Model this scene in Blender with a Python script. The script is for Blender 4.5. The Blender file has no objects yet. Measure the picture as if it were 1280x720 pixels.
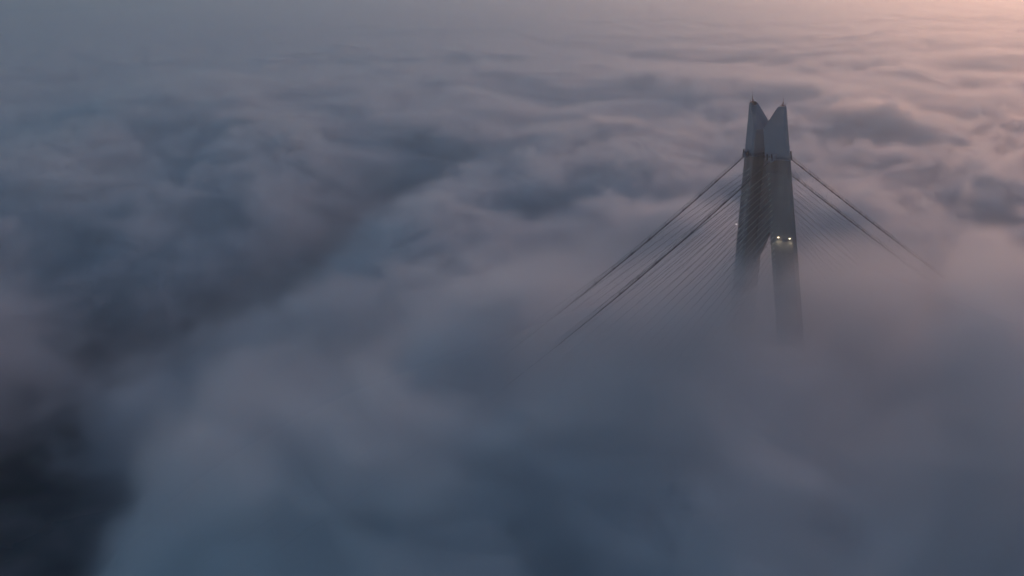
import bpy, bmesh, math, random
from mathutils import Vector, Matrix

random.seed(7)
R = math.radians
scene = bpy.context.scene
COL = scene.collection

# ------------------------------------------------------------------ camera
CAM_H = 385.34
PITCH, ROLL = R(17.70), R(-0.98)
fw = Vector((0, math.cos(PITCH), -math.sin(PITCH)))
rt = Vector((1, 0, 0))
up = rt.cross(fw)
c_, s_ = math.cos(ROLL), math.sin(ROLL)
rt2, up2 = rt * c_ + up * s_, up * c_ - rt * s_
cam_data = bpy.data.cameras.new('camera')
cam = bpy.data.objects.new('camera', cam_data)
COL.objects.link(cam)
cam.matrix_world = Matrix(((rt2.x, up2.x, -fw.x, 0), (rt2.y, up2.y, -fw.y, 0), (rt2.z, up2.z, -fw.z, CAM_H), (0, 0, 0, 1)))
cam_data.sensor_width = 36
cam_data.lens = 33.75
cam_data.shift_x = (640 - 860.25) / 1280
cam_data.clip_start = 1.0
cam_data.clip_end = 60000
scene.camera = cam

# ------------------------------------------------------------------ light: dusk glow low ahead, to the right of the view
SUN_AZ, SUN_EL = R(24), R(9)          # clockwise from +Y
world = bpy.data.worlds.new('World')
scene.world = world
world.use_nodes = True
wt = world.node_tree
wt.nodes.clear()
sky = wt.nodes.new('ShaderNodeTexSky')
sky.sky_type = 'NISHITA'
sky.sun_disc = False
sky.sun_elevation = SUN_EL
sky.sun_rotation = SUN_AZ
sky.altitude = 300
sky.air_density = 1.0
sky.dust_density = .3
sky.ozone_density = 2.7
bg = wt.nodes.new('ShaderNodeBackground')
bg.inputs['Strength'].default_value = 0.14
wo = wt.nodes.new('ShaderNodeOutputWorld')
wt.links.new(sky.outputs[0], bg.inputs[0])
wt.links.new(bg.outputs[0], wo.inputs[0])

sd = bpy.data.lights.new('sun', 'SUN')
sd.energy = 1.4
sd.angle = R(20)
sd.color = (1.0, 0.45, 0.27)
sun = bpy.data.objects.new('sun', sd)
COL.objects.link(sun)
to_sun = Vector((math.sin(SUN_AZ) * math.cos(SUN_EL), math.cos(SUN_AZ) * math.cos(SUN_EL), math.sin(SUN_EL)))
sun.rotation_euler = to_sun.to_track_quat('Z', 'Y').to_euler()
sun.location = (0, 0, 900)

scene.view_settings.view_transform = 'Standard'
scene.view_settings.look = 'None'
scene.view_settings.gamma = 1
scene.view_settings.use_curve_mapping = False
scene.view_settings.exposure = -0.76

cy = scene.cycles
cy.use_denoising = True
cy.max_bounces = 12
cy.volume_bounces = 10
cy.volume_step_rate = 4
cy.volume_max_steps = 512
cy.use_adaptive_sampling = True
cy.adaptive_threshold = 0.08
cy.adaptive_min_samples = 16
cy.sample_clamp_indirect = 2.0
cy.transparent_max_bounces = 12

# ------------------------------------------------------------------ helpers
def tag(o, label=None, cat=None, group=None, kind=None):
    if label: o['label'] = label
    if cat: o['category'] = cat
    if group: o['group'] = group
    if kind: o['kind'] = kind
    return o

def empty(name, loc=(0, 0, 0), rz=0.0):
    o = bpy.data.objects.new(name, None)
    COL.objects.link(o)
    o.location = loc
    o.rotation_euler.z = rz
    o.empty_display_size = 3
    return o

def mesh_obj(name, bm, mat, parent=None, smooth=False):
    me = bpy.data.meshes.new(name)
    bmesh.ops.recalc_face_normals(bm, faces=bm.faces)
    bm.to_mesh(me)
    bm.free()
    if smooth:
        for p in me.polygons: p.use_smooth = True
    if mat: me.materials.append(mat)
    o = bpy.data.objects.new(name, me)
    COL.objects.link(o)
    if parent: o.parent = parent
    return o

def loft(bm, rings):
    vs = [[bm.verts.new(p) for p in r] for r in rings]
    n = len(vs[0])
    for a, b in zip(vs[:-1], vs[1:]):
        for i in range(n):
            bm.faces.new((a[i], a[(i + 1) % n], b[(i + 1) % n], b[i]))
    bm.faces.new(vs[0]); bm.faces.new(vs[-1])

def tube(bm, pts, r, n=8):
    rings = []
    for i, p in enumerate(pts):
        p = Vector(p)
        d = (Vector(pts[min(i + 1, len(pts) - 1)]) - Vector(pts[max(i - 1, 0)])).normalized()
        a = d.orthogonal().normalized() if abs(d.z) > .95 else d.cross(Vector((0, 0, 1))).normalized()
        b = d.cross(a)
        rr = r[i] if isinstance(r, (list, tuple)) else r
        rings.append([p + a * rr * math.cos(2 * math.pi * k / n) + b * rr * math.sin(2 * math.pi * k / n) for k in range(n)])
    loft(bm, rings)

def box(bm, lo, hi):
    x0, y0, z0 = lo; x1, y1, z1 = hi
    loft(bm, [[(x0, y0, z0), (x1, y0, z0), (x1, y1, z0), (x0, y1, z0)], [(x0, y0, z1), (x1, y0, z1), (x1, y1, z1), (x0, y1, z1)]])

def material(name, color, rough=.8, metal=0.0, var=.12, scale=.15, streak=0.0, bump=0.0):
    m = bpy.data.materials.new(name)
    m.use_nodes = True
    nt = m.node_tree
    b = nt.nodes['Principled BSDF']
    b.inputs['Roughness'].default_value = rough
    b.inputs['Metallic'].default_value = metal
    tc = nt.nodes.new('ShaderNodeTexCoord')
    mp = nt.nodes.new('ShaderNodeMapping')
    mp.inputs['Scale'].default_value = (1, 1, .22 if streak else 1)
    nz = nt.nodes.new('ShaderNodeTexNoise')
    nz.inputs['Scale'].default_value = scale
    nz.inputs['Detail'].default_value = 6
    rp = nt.nodes.new('ShaderNodeValToRGB')
    lo = [max(0, c * (1 - var)) for c in color]; hi = [min(1, c * (1 + var)) for c in color]
    rp.color_ramp.elements[0].position = .3; rp.color_ramp.elements[0].color = (*lo, 1)
    rp.color_ramp.elements[1].position = .7; rp.color_ramp.elements[1].color = (*hi, 1)
    nt.links.new(tc.outputs['Object'], mp.inputs[0])
    nt.links.new(mp.outputs[0], nz.inputs['Vector'])
    nt.links.new(nz.outputs[0], rp.inputs[0])
    nt.links.new(rp.outputs[0], b.inputs['Base Color'])
    if bump:
        bp = nt.nodes.new('ShaderNodeBump')
        bp.inputs['Strength'].default_value = bump
        bp.inputs['Distance'].default_value = .3
        nt.links.new(nz.outputs[0], bp.inputs['Height'])
        nt.links.new(bp.outputs[0], b.inputs['Normal'])
    return m

def lamp_material(name, color, strength):
    m = bpy.data.materials.new(name)
    m.use_nodes = True
    nt = m.node_tree
    b = nt.nodes['Principled BSDF']
    b.inputs['Base Color'].default_value = (.8, .8, .78, 1)
    b.inputs['Emission Color'].default_value = (*color, 1)
    b.inputs['Emission Strength'].default_value = strength
    m.cycles.emission_sampling = 'NONE'
    return m

M_CONC = material('concrete', (.24, .23, .225), .9, 0, .30, .11, streak=1, bump=.2)
M_STEEL = material('painted_steel', (.25, .30, .35), .55, 0, .08, .12, streak=1)
M_CABLE = material('cable_sheath', (.17, .155, .145), .6, 0, .1, .5)
M_STAY = material('stay_sheath', (.62, .61, .58), .5, 0, .08, .3)
M_DARK = material('dark_metal', (.05, .05, .055), .6, 0, .2, 2)
M_RED = material('red_paint', (.22, .08, .06), .5, 0, .1, 2)
M_ASPH = material('asphalt', (.05, .05, .052), .9, 0, .2, .3)
M_GIRD = material('girder_paint', (.30, .33, .36), .6, 0, .1, .1)
M_BARR = material('barrier_paint', (.45, .45, .44), .6, 0, .1, .5)
# ------------------------------------------------------------------ setting under the fog: strait and shore
M_SEA = material('sea_water', (.014, .050, .075), .12, 0, .25, .004)
bm = bmesh.new()
bmesh.ops.create_grid(bm, x_segments=2, y_segments=2, size=30000)
sea = mesh_obj('sea', bm, M_SEA)
tag(sea, kind='structure')

TOWER = Vector((44.9, 527.9, 0))
PSI = R(51.96)
# bridge frame: local x = across the bridge (u), local y = along it towards the main span (v)
U = Vector((math.cos(PSI), -math.sin(PSI), 0)); V = Vector((-math.sin(PSI), -math.cos(PSI), 0))
BR = Matrix(((U.x, -V.x, 0, TOWER.x), (U.y, -V.y, 0, TOWER.y), (0, 0, 1, 0), (0, 0, 0, 1)))   # local y = -v keeps it right-handed
RZ = math.atan2(U.y, U.x)

M_LAND = material('scrub_land', (.045, .06, .03), .95, 0, .4, .02)
bm = bmesh.new()
nx, ny = 60, 60
gv = []
for j in range(ny + 1):
    for i in range(nx + 1):
        a = (i / nx - .5) * 1500; b = -60 + j / ny * 2400          # a across, b inland from the shore line
        p = TOWER + U * a - V * b
        w = min(1, max(0, (b + 20) / 260)); w = w * w * (3 - 2 * w)
        z = -6 + 14 * min(1, max(0, (b + 60) / 50)) + 70 * w * (.7 + .3 * math.sin(a * .006 + 1) * math.cos(b * .004)) + 5 * math.sin(a * .031) * math.sin(b * .027 + 2)
        if j == ny or i in (0, nx): z = -6
        gv.append(bm.verts.new((p.x, p.y, z)))
for j in range(ny):
    for i in range(nx):
        k = j * (nx + 1) + i
        bm.faces.new((gv[k], gv[k + 1], gv[k + nx + 2], gv[k + nx + 1]))
shore = mesh_obj('shore_terrain', bm, M_LAND, smooth=True)
tag(shore, kind='structure')

# ------------------------------------------------------------------ bridge tower
Z_TIP, Z_CROWN = 321.0, 293.0
A_T, K_L, O_S, I_S, W_S, G_S = 8.4, .1241, 4.9, 6.95, 6.3, .0013

def mid_(w, s):
    return 1.5 * s + (w - 1.5 * s) * (2.2 * s) / ((O_S + I_S) * s - 1.1)

def section(side, z, grow=0.0):
    """outline of a leg at height z in bridge coordinates, blunt edge outwards, flat face inwards"""
    s = 1 + G_S * (322 - z)
    a = A_T + K_L * (322 - z)
    o, i, w, g = O_S * s, I_S * s, W_S * s, grow
    pts = [(a - i - g, -w + .8), (a - i + .8, -w - g), (a + o - 2.5 * s, mid_(w, s) * -1 - g), (a + o - .3, -1.5 * s - g), (a + o + g, -1.1 * s), (a + o + g, 1.1 * s), (a + o - .3, 1.5 * s + g), (a + o - 2.5 * s, mid_(w, s) + g), (a - i + .8, w + g), (a - i - g, w - .8)]
    return [Vector((side * x, y, z)) for x, y in pts]

tower = empty('bridge_tower', TOWER, RZ)
tag(tower, 'tall twin-legged concrete bridge tower with slanted blue-grey steel crowns rising out of the fog', 'bridge tower')

LIGHT_Z = (250.4, 183.2, 128.6)
E_LAMP = lamp_material('lamp_glass_warm', (1.0, .80, .52), 7)
E_LAMP2 = lamp_material('lamp_glass_white', (1.0, .93, .85), 12)
E_STROBE = [E_LAMP2, lamp_material('strobe_glass', (1.0, .95, .9), 60), lamp_material('strong_strobe_glass', (1.0, .95, .9), 600000)]

def lamp(parent, p, n, mat, r=.45, hood=True):
    """small floodlight: bracket, housing and a glowing lens, p on the wall and n pointing outwards"""
    n = Vector(n).normalized(); p = Vector(p)
    bm = bmesh.new()
    tube(bm, [p - n * .3, p + n * 1.0], .14, 6)
    q = p + n * 1.25
    tube(bm, [q + Vector((0, 0, .75)), q + Vector((0, 0, .55)), q + Vector((0, 0, .4))], [.3, .62, .66], 10)
    br = mesh_obj('lamp_bracket', bm, M_DARK, parent)
    bm = bmesh.new()
    bmesh.ops.create_icosphere(bm, subdivisions=2, radius=r)
    bmesh.ops.translate(bm, verts=bm.verts, vec=q)
    return mesh_obj('lamp_lens', bm, mat, parent, True)

for side in (1, -1):
    # concrete shaft, poured in lifts with a recessed joint between them
    bm = bmesh.new()
    rings = []
    zs = [0 + k * 7.325 for k in range(41)]
    for k, z in enumerate(zs):
        z = min(z, Z_CROWN - .2)
        if 0 < k < 40:
            rings += [section(side, z - .16), section(side, z - .14, -.10), section(side, z + .14, -.10), section(side, z + .16)]
        else:
            rings.append(section(side, z))
    loft(bm, rings)
    leg = mesh_obj('leg', bm, M_CONC, tower)
    leg['label'] = 'bare concrete leg carrying twin floodlights' if side == 1 else 'bare concrete leg with one small lamp on its edge'
    # steel crown cut by a plane that falls towards the other leg
    bm = bmesh.new()
    base = section(side, Z_CROWN, .06)
    a0 = A_T + O_S
    rings = [base]
    tops = []
    for p0, p1 in zip(section(side, 300, .06), section(side, 321, .06)):
        d = (p1 - p0) / 21
        xin = abs(p1.x)
        f = min(1, max(0, (xin - (A_T - I_S)) / (I_S + O_S - 2.7)))
        z = 307.3 + (Z_TIP - 307.3) * f
        tops.append(p0 + d * (z - 300))
    for f in (.25, .5, .75):
        rings.append([b.lerp(t, f) for b, t in zip(base, tops)])
    rings.append(tops)
    loft(bm, rings)
    crown = mesh_obj('crown', bm, M_STEEL, leg)
    crown['label'] = 'blue-grey steel crown with a slanted top'
    # ledge with a handrail where the crown starts
    bm = bmesh.new()
    loft(bm, [section(side, Z_CROWN - .5, .75), section(side, Z_CROWN - .12, .75)])
    mesh_obj('ledge', bm, M_STEEL, leg)
    bm = bmesh.new()
    sec = section(side, Z_CROWN - .12, .7)
    loop = []
    for k in range(len(sec)):
        a, b = sec[k], sec[(k + 1) % len(sec)]
        n = max(1, int((b - a).length / 2.2))
        loop += [a.lerp(b, t / n) for t in range(n)]
    for p in loop: tube(bm, [p, p + Vector((0, 0, 1.2))], .09, 5)
    for dz in (.6, 1.2):
        tube(bm, [p + Vector((0, 0, dz)) for p in loop + loop[:1]], .07, 5)
    mesh_obj('handrail', bm, M_DARK, leg)
    # mast, beacon and railing on the tip
    tipc = (tops[4] + tops[5]) / 2 - Vector((side * 1.2, 0, 0))
    bm = bmesh.new()
    tube(bm, [tipc, tipc + Vector((0, 0, 2.6)), tipc + Vector((0, 0, 2.7)), tipc + Vector((0, 0, 6.0))], [.2, .18, .1, .06], 6)
    mesh_obj('lightning_mast', bm, M_RED, leg)
    bm = bmesh.new()
    for dx, dy in ((-1.2, -1.3), (-1.2, 1.3), (.3, -1.3), (.3, 1.3), (-.5, 0)):
        p = tipc + Vector((side * dx, dy, -1.4 if dx < -1 else -.1))
        tube(bm, [p, p + Vector((0, 0, 1.8))], .12, 5)
    q = [tipc + Vector((side * x, y, .45)) for x, y in ((-1.2, -1.3), (.3, -1.3), (.3, 1.3), (-1.2, 1.3), (-1.2, -1.3))]
    tube(bm, q, .09, 5)
    mesh_obj('tip_railing', bm, M_RED, leg)
    if side == -1:
        bm = bmesh.new()
        p = tipc + Vector((1.9, .2, -1.2))
        tube(bm, [p, p + Vector((0, 0, .5)), p + Vector((0, 0, 1.6)), p + Vector((0, 0, 1.9))], [.6, 1.0, 1.0, .4], 10)
        mesh_obj('beacon_housing', bm, M_DARK, leg)
    # hoist posts beside the cable saddle
    for yy in (-1, 1):
        for k, (dx, hh) in enumerate(((-6.2, 3.2), (-4.4, 2.2), (-2.6, 3.6))):
            bm = bmesh.new()
            p = Vector((side * (A_T + K_L * 29 + dx + 2), yy * (W_S + .9), Z_CROWN - .6))
            box(bm, p - Vector((.28, .28, 0)), p + Vector((.28, .28, hh)))
            mesh_obj('hoist_post', bm, M_DARK, leg)
    # cable saddle housings on both flanks
    for yy in (-1, 1):
        bm = bmesh.new()
        ua = 10.5 * side
        loft(bm, [[Vector((ua - 1.1, yy * y0, z0)), Vector((ua + 1.1, yy * y0, z0)), Vector((ua + 1.1, yy * y0, z1)), Vector((ua - 1.1, yy * y0, z1))]
                  for y0, z0, z1 in ((3.0, 292.9, 295.8), (6.6, 291.6, 294.6), (8.0, 291.5, 293.6))])
        mesh_obj('saddle_housing', bm, M_STEEL, leg)
    # lamps in three tiers
    for t, z in enumerate(LIGHT_Z):
        sec = section(side, z)
        if side == 1:
            a, b = sec[1], sec[3]                # flank towards the main span (local y is -v)
            n = Vector((b.y - a.y, -(b.x - a.x), 0))
            for fr in (.42, .93):
                lamp(leg, a.lerp(b, fr), n, E_LAMP if t == 0 else E_STROBE[t], .42 if t == 0 else .35)
        else:
            a, b = sec[1], sec[3]
            lamp(leg, a.lerp(b, .97), Vector((-1, -1.2, 0)), E_STROBE[t], .25)
# wall that ties the legs together above a pointed opening
def inner(z): return A_T + K_L * (322 - z) - I_S * (1 + G_S * (322 - z)) + 1.2
zs = [228, 238, 249, 258, 270, 285, 297]
out_ = [(inner(z), z) for z in zs]
prof = [(inner(228) - .4, 227.6), (6.0, 239), (1.2, 248), (0, 249), (-1.2, 248), (-6.0, 239), (-inner(228) + .4, 227.6)]
prof = prof + [(-x, z) for x, z in out_] + [(x, z) for x, z in reversed(out_)]
bm = bmesh.new()
loft(bm, [[Vector((x, y, z)) for x, z in prof] for y in (2.2, 4.6)])
mesh_obj('link_wall', bm, M_CONC, tower)
# two floodlights are bright enough to light the wall and the mist round them
for fr in (.42, .93):
    sec = section(1, LIGHT_Z[0])
    a, b = sec[1], sec[3]
    n = Vector((b.y - a.y, -(b.x - a.x), 0)).normalized()
    ld = bpy.data.lights.new('floodlight', 'SPOT')
    ld.energy = 700
    ld.spot_size = R(130); ld.spot_blend = .8
    ld.color = (1, .82, .55)
    ld.shadow_soft_size = .4
    lo = bpy.data.objects.new('floodlight', ld)
    COL.objects.link(lo)
    lo.parent = tower
    lo.location = a.lerp(b, fr) + n * 2.0 + Vector((0, 0, -.6))

# ------------------------------------------------------------------ cables
Z_DECK = 68.0
def bl(x, v, z): return Vector((x, -v, z))      # bridge coordinates with v towards the main span

def main_curve(side, sg, n=60):
    pts = []
    u0 = 10.5
    L = 690.0 if sg > 0 else 360.0
    for k in range(n + 1):
        t = L * k / n
        z = 293.6 - (.575 * t - .575 * t * t / (2 * 704) if sg > 0 else .70 * t - .70 * t * t / (2 * 3000))
        spread = min(1, t / (L * .9))
        u = u0 + (27.5 - u0) * spread * .25
        pts.append(bl(side * u, sg * (5 + t), max(z, Z_DECK + 3)))
    return pts

MAIN = {
    (1, 1): 'thick dark main cable sloping to the long span from the leg with twin floodlights',
    (-1, 1): 'thick dark main cable sloping to the long span from the leg with one small lamp',
    (1, -1): 'thick dark backstay cable on the short span from the leg with twin floodlights',
    (-1, -1): 'thick dark backstay cable half hidden behind the leg with twin floodlights',
}
for (side, sg), lab in MAIN.items():
    root = empty('main_cable', TOWER, RZ)
    tag(root, lab, 'cable', 'main suspension cables of the bridge')
    pts = main_curve(side, sg)
    bm = bmesh.new(); tube(bm, pts, .29, 10)
    mesh_obj('strand', bm, M_CABLE, root, True)
    up_ = Vector((0, 0, 1))
    for dx in (-.7, .7):
        bm = bmesh.new()
        tube(bm, [p + up_ * 1.5 + Vector((dx, 0, 0)) for p in pts], .07, 5)
        mesh_obj('hand_rope', bm, M_DARK, root)
    clamp_me = None
    for k in range(2, len(pts) - 1, 1):
        p = pts[k]; d = (pts[k + 1] - pts[k - 1]).normalized()
        bm = bmesh.new()
        tube(bm, [p - d * .9, p - d * .88, p + d * .88, p + d * .9], [.29, .41, .41, .29], 10)
        for dx in (-.7, .7):
            tube(bm, [p + Vector((dx * .8, 0, .2)), p + Vector((dx, 0, 1.55))], .09, 5)
        mesh_obj('cable_clamp', bm, M_DARK, root)

GROUPS = {
    (1, 1): ('stay cable on the long-span side of the leg with twin floodlights', 'long span stays of the floodlit leg'),
    (-1, 1): ('stay cable on the long-span side of the leg with one small lamp', 'long span stays of the single-lamp leg'),
    (1, -1): ('stay cable on the short-span side of the leg with twin floodlights', 'short span stays of the floodlit leg'),
    (-1, -1): ('stay cable on the short-span side of the leg with one small lamp', 'short span stays of the single-lamp leg'),
}
ORD = 'topmost second third fourth fifth sixth seventh eighth ninth tenth eleventh twelfth thirteenth fourteenth fifteenth sixteenth seventeenth eighteenth nineteenth twentieth twenty-first lowest'.split()
NS = 22
for (side, sg), (lab, grp) in GROUPS.items():
    for k in range(NS):
        f = k / (NS - 1)
        zt = 285.5 - 62 * f
        s = 1 + G_S * (322 - zt)
        a = A_T + K_L * (322 - zt)
        vt = (W_S * s) * (.80 if sg > 0 else .6)
        ut = a - I_S * s + 1.0 + (1 - vt / (W_S * s)) * 7
        ld_ = (560 - 500 * f) if sg > 0 else (345 - 295 * f)
        p0 = bl(side * ut, sg * vt, zt); p1 = bl(side * 28.5, sg * ld_, Z_DECK)
        L = (p1 - p0).length
        pts = []
        for q in range(9):
            t = q / 8
            p = p0.lerp(p1, t); p.z -= L * .012 * 4 * t * (1 - t)
            pts.append(p)
        root = empty('stay_cable', TOWER, RZ)
        tag(root, f'thin pale {ORD[k]} ' + lab if k in (0, NS - 1) else f'thin pale {ORD[k]}-highest ' + lab, 'cable', grp)
        bm = bmesh.new(); tube(bm, pts, .14, 6)
        mesh_obj('sheathed_strand', bm, M_STAY, root, True)
        d = (pts[1] - pts[0]).normalized()
        bm = bmesh.new(); tube(bm, [p0 - d * .6, p0 + d * 1.5, p0 + d * 1.7], [.3, .3, .2], 8)
        mesh_obj('anchor_collar', bm, M_STAY, root, True)

# ------------------------------------------------------------------ deck under the fog
deck = empty('bridge_deck', TOWER, RZ)
tag(deck, 'wide grey road deck of the bridge hidden in the fog below the cables', 'bridge deck')
bm = bmesh.new()
prof = [(-29.6, 67.6), (-24, 63.4), (24, 63.4), (29.6, 67.6), (29.6, 68.0), (-29.6, 68.0)]
loft(bm, [[bl(x, v, z) for x, z in prof] for v in (-400, 0, 700)])
mesh_obj('girder', bm, M_GIRD, deck)
for x0, x1 in ((-26, -6.5), (6.5, 26)):
    bm = bmesh.new(); box(bm, (x0, -700, 68.004), (x1, 400, 68.10))
    mesh_obj('road_surface', bm, M_ASPH, deck)
bm = bmesh.new(); box(bm, (-5.5, -700, 68.004), (5.5, 400, 68.3))
mesh_obj('rail_track_bed', bm, M_BARR, deck)
for x in (-27.0, -6.1, 5.8, 26.7):
    bm = bmesh.new(); box(bm, (x, -700, 68.004), (x + .3, 400, 69.1))
    mesh_obj('crash_barrier', bm, M_BARR, deck)
FOG_LOBES = ((.65, .8), (.35, -.5))
FOG_TOP = 188.0
FOG_SOFT = 34.0
FOG_DENS = .08
MIST_DENS = .030
HILL_K = 1.0
HOLE_H = 58.0
HOLE_D = .85
HAZE_D = 1 / 5000
HAZE_G = .76
# ------------------------------------------------------------------ fog: a rolling sea of mist with hills and hollows
# each entry: centre x, y, a 2x2 matrix (world to unit ellipse), rise or fall of the fog top in metres
HILLS = [
    (-141.1, 315.0, 0.014959, 0.005508, -0.000349, -0.010738, 46),
    (-174.5, 275.7, 0.026864, 0.01373, -0.000714, -0.024654, 24),
    (-190.1, 417.2, 0.020261, 0.008811, 0.005785, -0.024588, 22),
    (-11.9, 262.4, 0.006995, 0.000187, -0.000279, -0.009889, 30),
    (-96.9, 387.8, 0.031312, 0.006556, -0.000803, -0.020623, 24),
    (-940.5, 1864.2, 0.005946, 0.002939, 0.001568, -0.002242, 30),
    (-841.2, 1270.3, 0.008392, 0.005594, 0.007624, -3e-06, 22),
    (-624.9, 1435.6, 0.010532, 0.00438, -0.000576, -0.00463, 14),
    (-293.8, 557.0, 0.013526, 0.006975, 0.00961, -0.020063, 26),
    (-149.1, 664.7, 0.0157, 0.003755, 0.006255, -0.012367, 14),
    (15.2, 445.5, 0.016639, -0.000612, -0.001067, -0.024029, 10),
    (80.1, 449.9, 0.024739, -0.004052, -0.001175, -0.026083, 12),
    (-48.6, 312.0, 0.030845, 0.003764, -0.000967, -0.02977, 12),
    (30.7, 309.5, 0.026282, -0.002427, -0.001298, -0.03997, 12),
    (-19.1, 778.7, 0.016578, 0.000852, 0.007656, -0.014265, 20),
    (72.6, 2005.5, 0.005065, -0.00022, -0.005885, -0.006162, 18),
    (286.8, 1555.6, 0.007005, -0.001378, -0.010147, -0.005939, 18),
    (176.5, 824.7, 0.01286, -0.002915, -0.007872, -0.012586, 18),
    (316.0, 1009.5, 0.013095, -0.003912, -0.001119, -0.011594, 12),
    (-627.4, 2044.1, 0.003992, 0.001185, -0.000732, -0.004178, 14),
    (-314.7, 1486.4, 0.008149, 0.001642, -0.000995, -0.007534, 14),
    (148.0, 421.7, 0.032739, -0.010301, -0.000995, -0.023246, 15),
    (-233.9, 929.5, 0.015864, 0.004027, 0.005575, -0.011173, 12),
    (-74.1, 485.4, 0.019275, 0.002505, -0.000791, -0.016639, 28),
    (181.9, 614.5, 0.020773, -0.005712, -0.000913, -0.015185, 34),
    (-95.2, 457.8, 0.014331, 0.002545, -0.000555, -0.012329, 30),
]
HOLES = [
    (-412.5, 718.5, 0.004331, 0.002557, 0.002403, -0.001726, 20),
    (-219.5, 587.7, 0.01066, 0.003502, -0.001262, -0.025842, 48),
    (-433.2, 587.7, 0.013605, 0.009555, 0.005212, -0.011139, 40),
    (-561.1, 850.3, 0.011337, 0.007265, 0.004927, -0.006836, 42),
    (-275.8, 572.9, 0.021542, 0.010464, 0.01539, -0.027543, 35),
    (-309.8, 399.0, 0.010471, 0.014735, 0.022592, 0.007876, 140),
    (-386.5, 502.5, 0.020043, 0.013427, -0.000471, -0.011226, 110),
    (-304.7, 493.6, 0.017074, 0.013712, 0.040689, -0.003125, 75),
    (-404.7, 774.6, 0.008561, 0.00464, 0.006731, -0.004574, 50),
    (-464.2, 721.5, 0.012215, 0.007483, 0.003488, -0.009311, 45),
    (-374.0, 958.7, 0.008174, 0.003667, 0.009162, -0.001912, 46),
    (-372.6, 1244.3, 0.008497, 0.00275, 0.007719, -0.003558, 46),
    (-292.7, 1365.3, 0.010898, 0.002436, 0.005965, -0.006421, 30),
    (-206.7, 614.9, 0.024563, 0.007288, -0.001431, -0.028125, 45),
    (-290.2, 744.1, 0.025824, 0.009098, -0.001892, -0.031461, 30),
    (-113.7, 610.2, 0.028872, 0.001147, -0.027678, -0.028671, 40),
    (-52.9, 499.6, 0.052763, 0.004554, -0.001457, -0.034042, 25),
    (-171.7, 968.9, 0.022068, 0.003569, -0.000865, -0.011164, 40),
    (-57.0, 730.1, 0.031533, 0.002096, -0.001348, -0.022409, 25),
    (-23.7, 396.6, 0.033834, 0.001443, -0.001218, -0.03467, 50),
    (15.8, 414.9, 0.052081, -0.002121, -0.00089, -0.024316, 48),
    (80.5, 400.6, 0.048793, -0.008767, -0.000765, -0.021415, 50),
    (116.3, 344.5, 0.0254, -0.007387, -0.000868, -0.02755, 40),
    (160.5, 596.3, 0.047349, -0.011703, -0.000648, -0.012723, 60),
    (65.3, 570.8, 0.039384, -0.004262, -0.000842, -0.017317, 50),
    (-60.6, 2944.2, 0.003476, 5.2e-05, -0.003627, -0.003988, 45),
    (237.1, 2786.5, 0.004883, -0.000439, -0.006383, -0.005275, 30),
    (-211.4, 1886.6, 0.008051, 0.000855, -0.001102, -0.00757, 35),
    (4.4, 1577.1, 0.009544, -0.000117, -0.005902, -0.011643, 22),
    (409.5, 1526.7, 0.008708, -0.002386, -0.009594, -0.008648, 30),
    (186.8, 800.4, 0.016101, -0.003532, -0.001376, -0.020647, 25),
    (-1444.4, 2307.0, 0.004784, 0.002965, 0.00405, -0.000669, 35),
    (263.7, 721.9, 0.022758, -0.007703, -0.001047, -0.017174, 30),
    (-755.7, 4362.3, 0.001777, 0.000301, -0.000695, -0.002193, 25),
    (-1708.2, 3808.0, 0.001624, 0.000714, -0.000556, -0.002142, 20),
]


class N:
    """tiny expression wrapper over geometry nodes"""
    nt = None
    def __init__(self, s): self.s = s
    @staticmethod
    def math(op, *a, clamp=False):
        n = N.nt.nodes.new('ShaderNodeMath'); n.operation = op; n.use_clamp = clamp
        for k, x in enumerate(a):
            if isinstance(x, N): N.nt.links.new(x.s, n.inputs[k])
            else: n.inputs[k].default_value = x
        return N(n.outputs[0])
    @staticmethod
    def vec(op, *a, out=0):
        n = N.nt.nodes.new('ShaderNodeVectorMath'); n.operation = op
        for k, x in enumerate(a):
            if isinstance(x, N): N.nt.links.new(x.s, n.inputs[k])
            else: n.inputs[k].default_value = x
        return N(n.outputs['Value' if op in ('DOT_PRODUCT', 'LENGTH') else 'Vector'])
    @staticmethod
    def noise(v, scale, detail=3, rough=.5, dist=0.0, color=False):
        n = N.nt.nodes.new('ShaderNodeTexNoise')
        N.nt.links.new(v.s, n.inputs['Vector'])
        n.inputs['Scale'].default_value = scale; n.inputs['Detail'].default_value = detail
        n.inputs['Roughness'].default_value = rough; n.inputs['Distortion'].default_value = dist
        return N(n.outputs[1 if color else 0])
    def __add__(self, o): return N.math('ADD', self, o)
    def __sub__(self, o): return N.math('SUBTRACT', self, o)
    def __mul__(self, o): return N.math('MULTIPLY', self, o)
    __radd__ = __add__; __rmul__ = __mul__

def smooth(x):
    x = N.math('ADD', x, 0.0, clamp=True)
    return x * x * (3.0 - x * 2.0) if False else N.math('MULTIPLY', N.math('MULTIPLY', x, x), N.math('MULTIPLY_ADD', x, -2.0, 3.0))

M_FOG = bpy.data.materials.new('fog_volume')
M_FOG.use_nodes = True
nt = M_FOG.node_tree
nt.nodes.clear()
out = nt.nodes.new('ShaderNodeOutputMaterial')
add = nt.nodes.new('ShaderNodeAddShader')          # droplets scatter in two lobes: a strong forward one and an even one
for k, (share, aniso) in enumerate(FOG_LOBES):
    pv = nt.nodes.new('ShaderNodeVolumePrincipled')
    pv.inputs['Color'].default_value = (.98, .98, .98, 1)
    pv.inputs['Density'].default_value = share
    pv.inputs['Anisotropy'].default_value = aniso
    nt.links.new(pv.outputs[0], add.inputs[k])
nt.links.new(add.outputs[0], out.inputs['Volume'])

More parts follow.
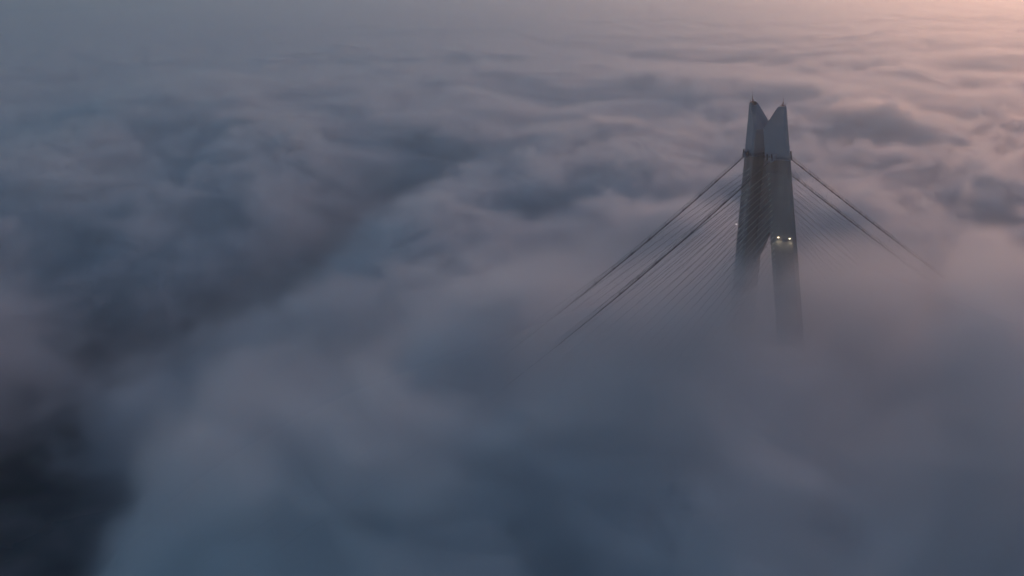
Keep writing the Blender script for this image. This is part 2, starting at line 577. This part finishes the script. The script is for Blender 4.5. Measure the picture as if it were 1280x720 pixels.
def fog_group(name, lo, hi, res, feats, detail, fine):
    g = bpy.data.node_groups.new(name, 'GeometryNodeTree')
    g.interface.new_socket('Geometry', in_out='OUTPUT', socket_type='NodeSocketGeometry')
    N.nt = g
    go = g.nodes.new('NodeGroupOutput')
    vc = g.nodes.new('GeometryNodeVolumeCube')
    vc.inputs['Min'].default_value = lo; vc.inputs['Max'].default_value = hi
    for k, r in zip(('Resolution X', 'Resolution Y', 'Resolution Z'), res): vc.inputs[k].default_value = r
    pos = N(g.nodes.new('GeometryNodeInputPosition').outputs[0])
    sep = g.nodes.new('ShaderNodeSeparateXYZ'); g.links.new(pos.s, sep.inputs[0])
    z = N(sep.outputs[2])
    # slow swirl that bends everything smaller
    w1 = N.vec('SCALE', N.vec('SUBTRACT', N.noise(pos, 1 / 260, 2, .5, color=True), (.5, .5, .5)))
    w1.s.node.inputs['Scale'].default_value = 110
    flat = N.vec('MULTIPLY', pos, (1, 1, 0))
    pw = N.vec('ADD', flat, N.vec('MULTIPLY', w1, (.55, .55, 0)))
    H = N.math('ADD', FOG_TOP, 0.0)
    hole = N.math('ADD', 0.0, 0.0)
    for lst, isH in ((HILLS, True), (HOLES, False)):
        for (x, y, a, b, c, d, amp) in lst:
            if not feats(x, y): continue
            dv = N.vec('SUBTRACT', pw, (x, y, 0))
            q = N.vec('DOT_PRODUCT', dv, (a, b, 0)); r_ = N.vec('DOT_PRODUCT', dv, (c, d, 0))
            d2 = N.math('MULTIPLY_ADD', q, q, r_ * r_)
            e = N.math('POWER', .40, d2 * d2 if isH else d2)
            if isH: H = N.math('MULTIPLY_ADD', e, amp * HILL_K, H)
            else: hole = N.math('MULTIPLY_ADD', e, amp / 100, hole)
    p3 = N.vec('ADD', N.vec('MULTIPLY', pos, (1, 1, 1.5)), w1)
    if fine:
        w2 = N.vec('SCALE', N.vec('SUBTRACT', N.noise(p3, 1 / 85, 1, .5, color=True), (.5, .5, .5)))
        w2.s.node.inputs['Scale'].default_value = 75
        p3 = N.vec('ADD', p3, w2)
    nA = (N.noise(pw, 1 / 170, detail, .5) - .5) if fine else (N.noise(N.vec('MULTIPLY', pw, (.7, 1, 1)), 1 / 620, detail + 1, .55) - .5) * 2.2
    nB = N.noise(p3, 1 / 80, detail, .52, .6) - .5
    nC = (N.noise(N.vec('MULTIPLY', p3, (1, 1, 1.4)), 1 / 24, 3, .55) - .5) if fine else N.math('ADD', 0.0, 0.0)
    hole = N.math('MINIMUM', N.math('MAXIMUM', hole + nA * .5, 0.0), 1.15)
    H = H - hole * HOLE_H + nA * 50 + nB * 85 + nC * 60
    dens = smooth((H - z) * (1 / FOG_SOFT))
    # a softer bank drifting round the bridge and across the strait in front of it
    dv = N.vec('MULTIPLY', N.vec('SUBTRACT', pw, (40, 430, 0)), (1 / 200, 1 / 150, 0))
    dv2 = N.vec('DOT_PRODUCT', dv, dv)
    bank = N.math('POWER', .4, dv2 * dv2)
    mist = smooth((nB * 60 + nA * 30 + 252.0 - z) * (1 / 45)) * bank * MIST_DENS
    thin = N.math('MAXIMUM', N.math('SUBTRACT', 1.0, hole * HOLE_D), .28)
    tex = N.math('MAXIMUM', nB * 2.6 + nC * 2.6 + 1.0, .05)
    base = smooth((z - 72.0) * (1 / 55))                # invented clear layer above the water, put in to darken the hollows
    dens = (dens * FOG_DENS + mist) * thin * tex * base
    g.links.new(dens.s, vc.inputs['Density'])
    sm = g.nodes.new('GeometryNodeSetMaterial')
    sm.inputs['Material'].default_value = M_FOG
    g.links.new(vc.outputs[0], sm.inputs[0]); g.links.new(sm.outputs[0], go.inputs[0])
    return g

def fog_obj(name, *args):
    me = bpy.data.meshes.new(name)
    me.materials.append(M_FOG)
    o = bpy.data.objects.new(name, me)
    COL.objects.link(o)
    md = o.modifiers.new('fog', 'NODES'); md.node_group = fog_group(name, *args)
    return tag(o, kind='stuff')

fog_obj('fog', (-1000, 40, 70), (800, 1500, 278), (340, 276, 50), lambda x, y: y < 2100, 3, True)
fog_obj('fog', (-6500, 1500.5, 70), (5000, 13500, 278), (360, 400, 22), lambda x, y: y > 900, 3, False)

# ------------------------------------------------------------------ thin even haze over everything
M_HAZE = bpy.data.materials.new('haze_volume')
M_HAZE.use_nodes = True
nt = M_HAZE.node_tree
nt.nodes.clear()
out = nt.nodes.new('ShaderNodeOutputMaterial')
pv = nt.nodes.new('ShaderNodeVolumePrincipled')
pv.inputs['Color'].default_value = (.80, .87, .93, 1)
pv.inputs['Density'].default_value = HAZE_D
pv.inputs['Anisotropy'].default_value = HAZE_G
nt.links.new(pv.outputs[0], out.inputs['Volume'])
bm = bmesh.new()
box(bm, (-31000, -31000, -8), (31000, 31000, 400))
haze = mesh_obj('haze', bm, M_HAZE)
tag(haze, kind='stuff')
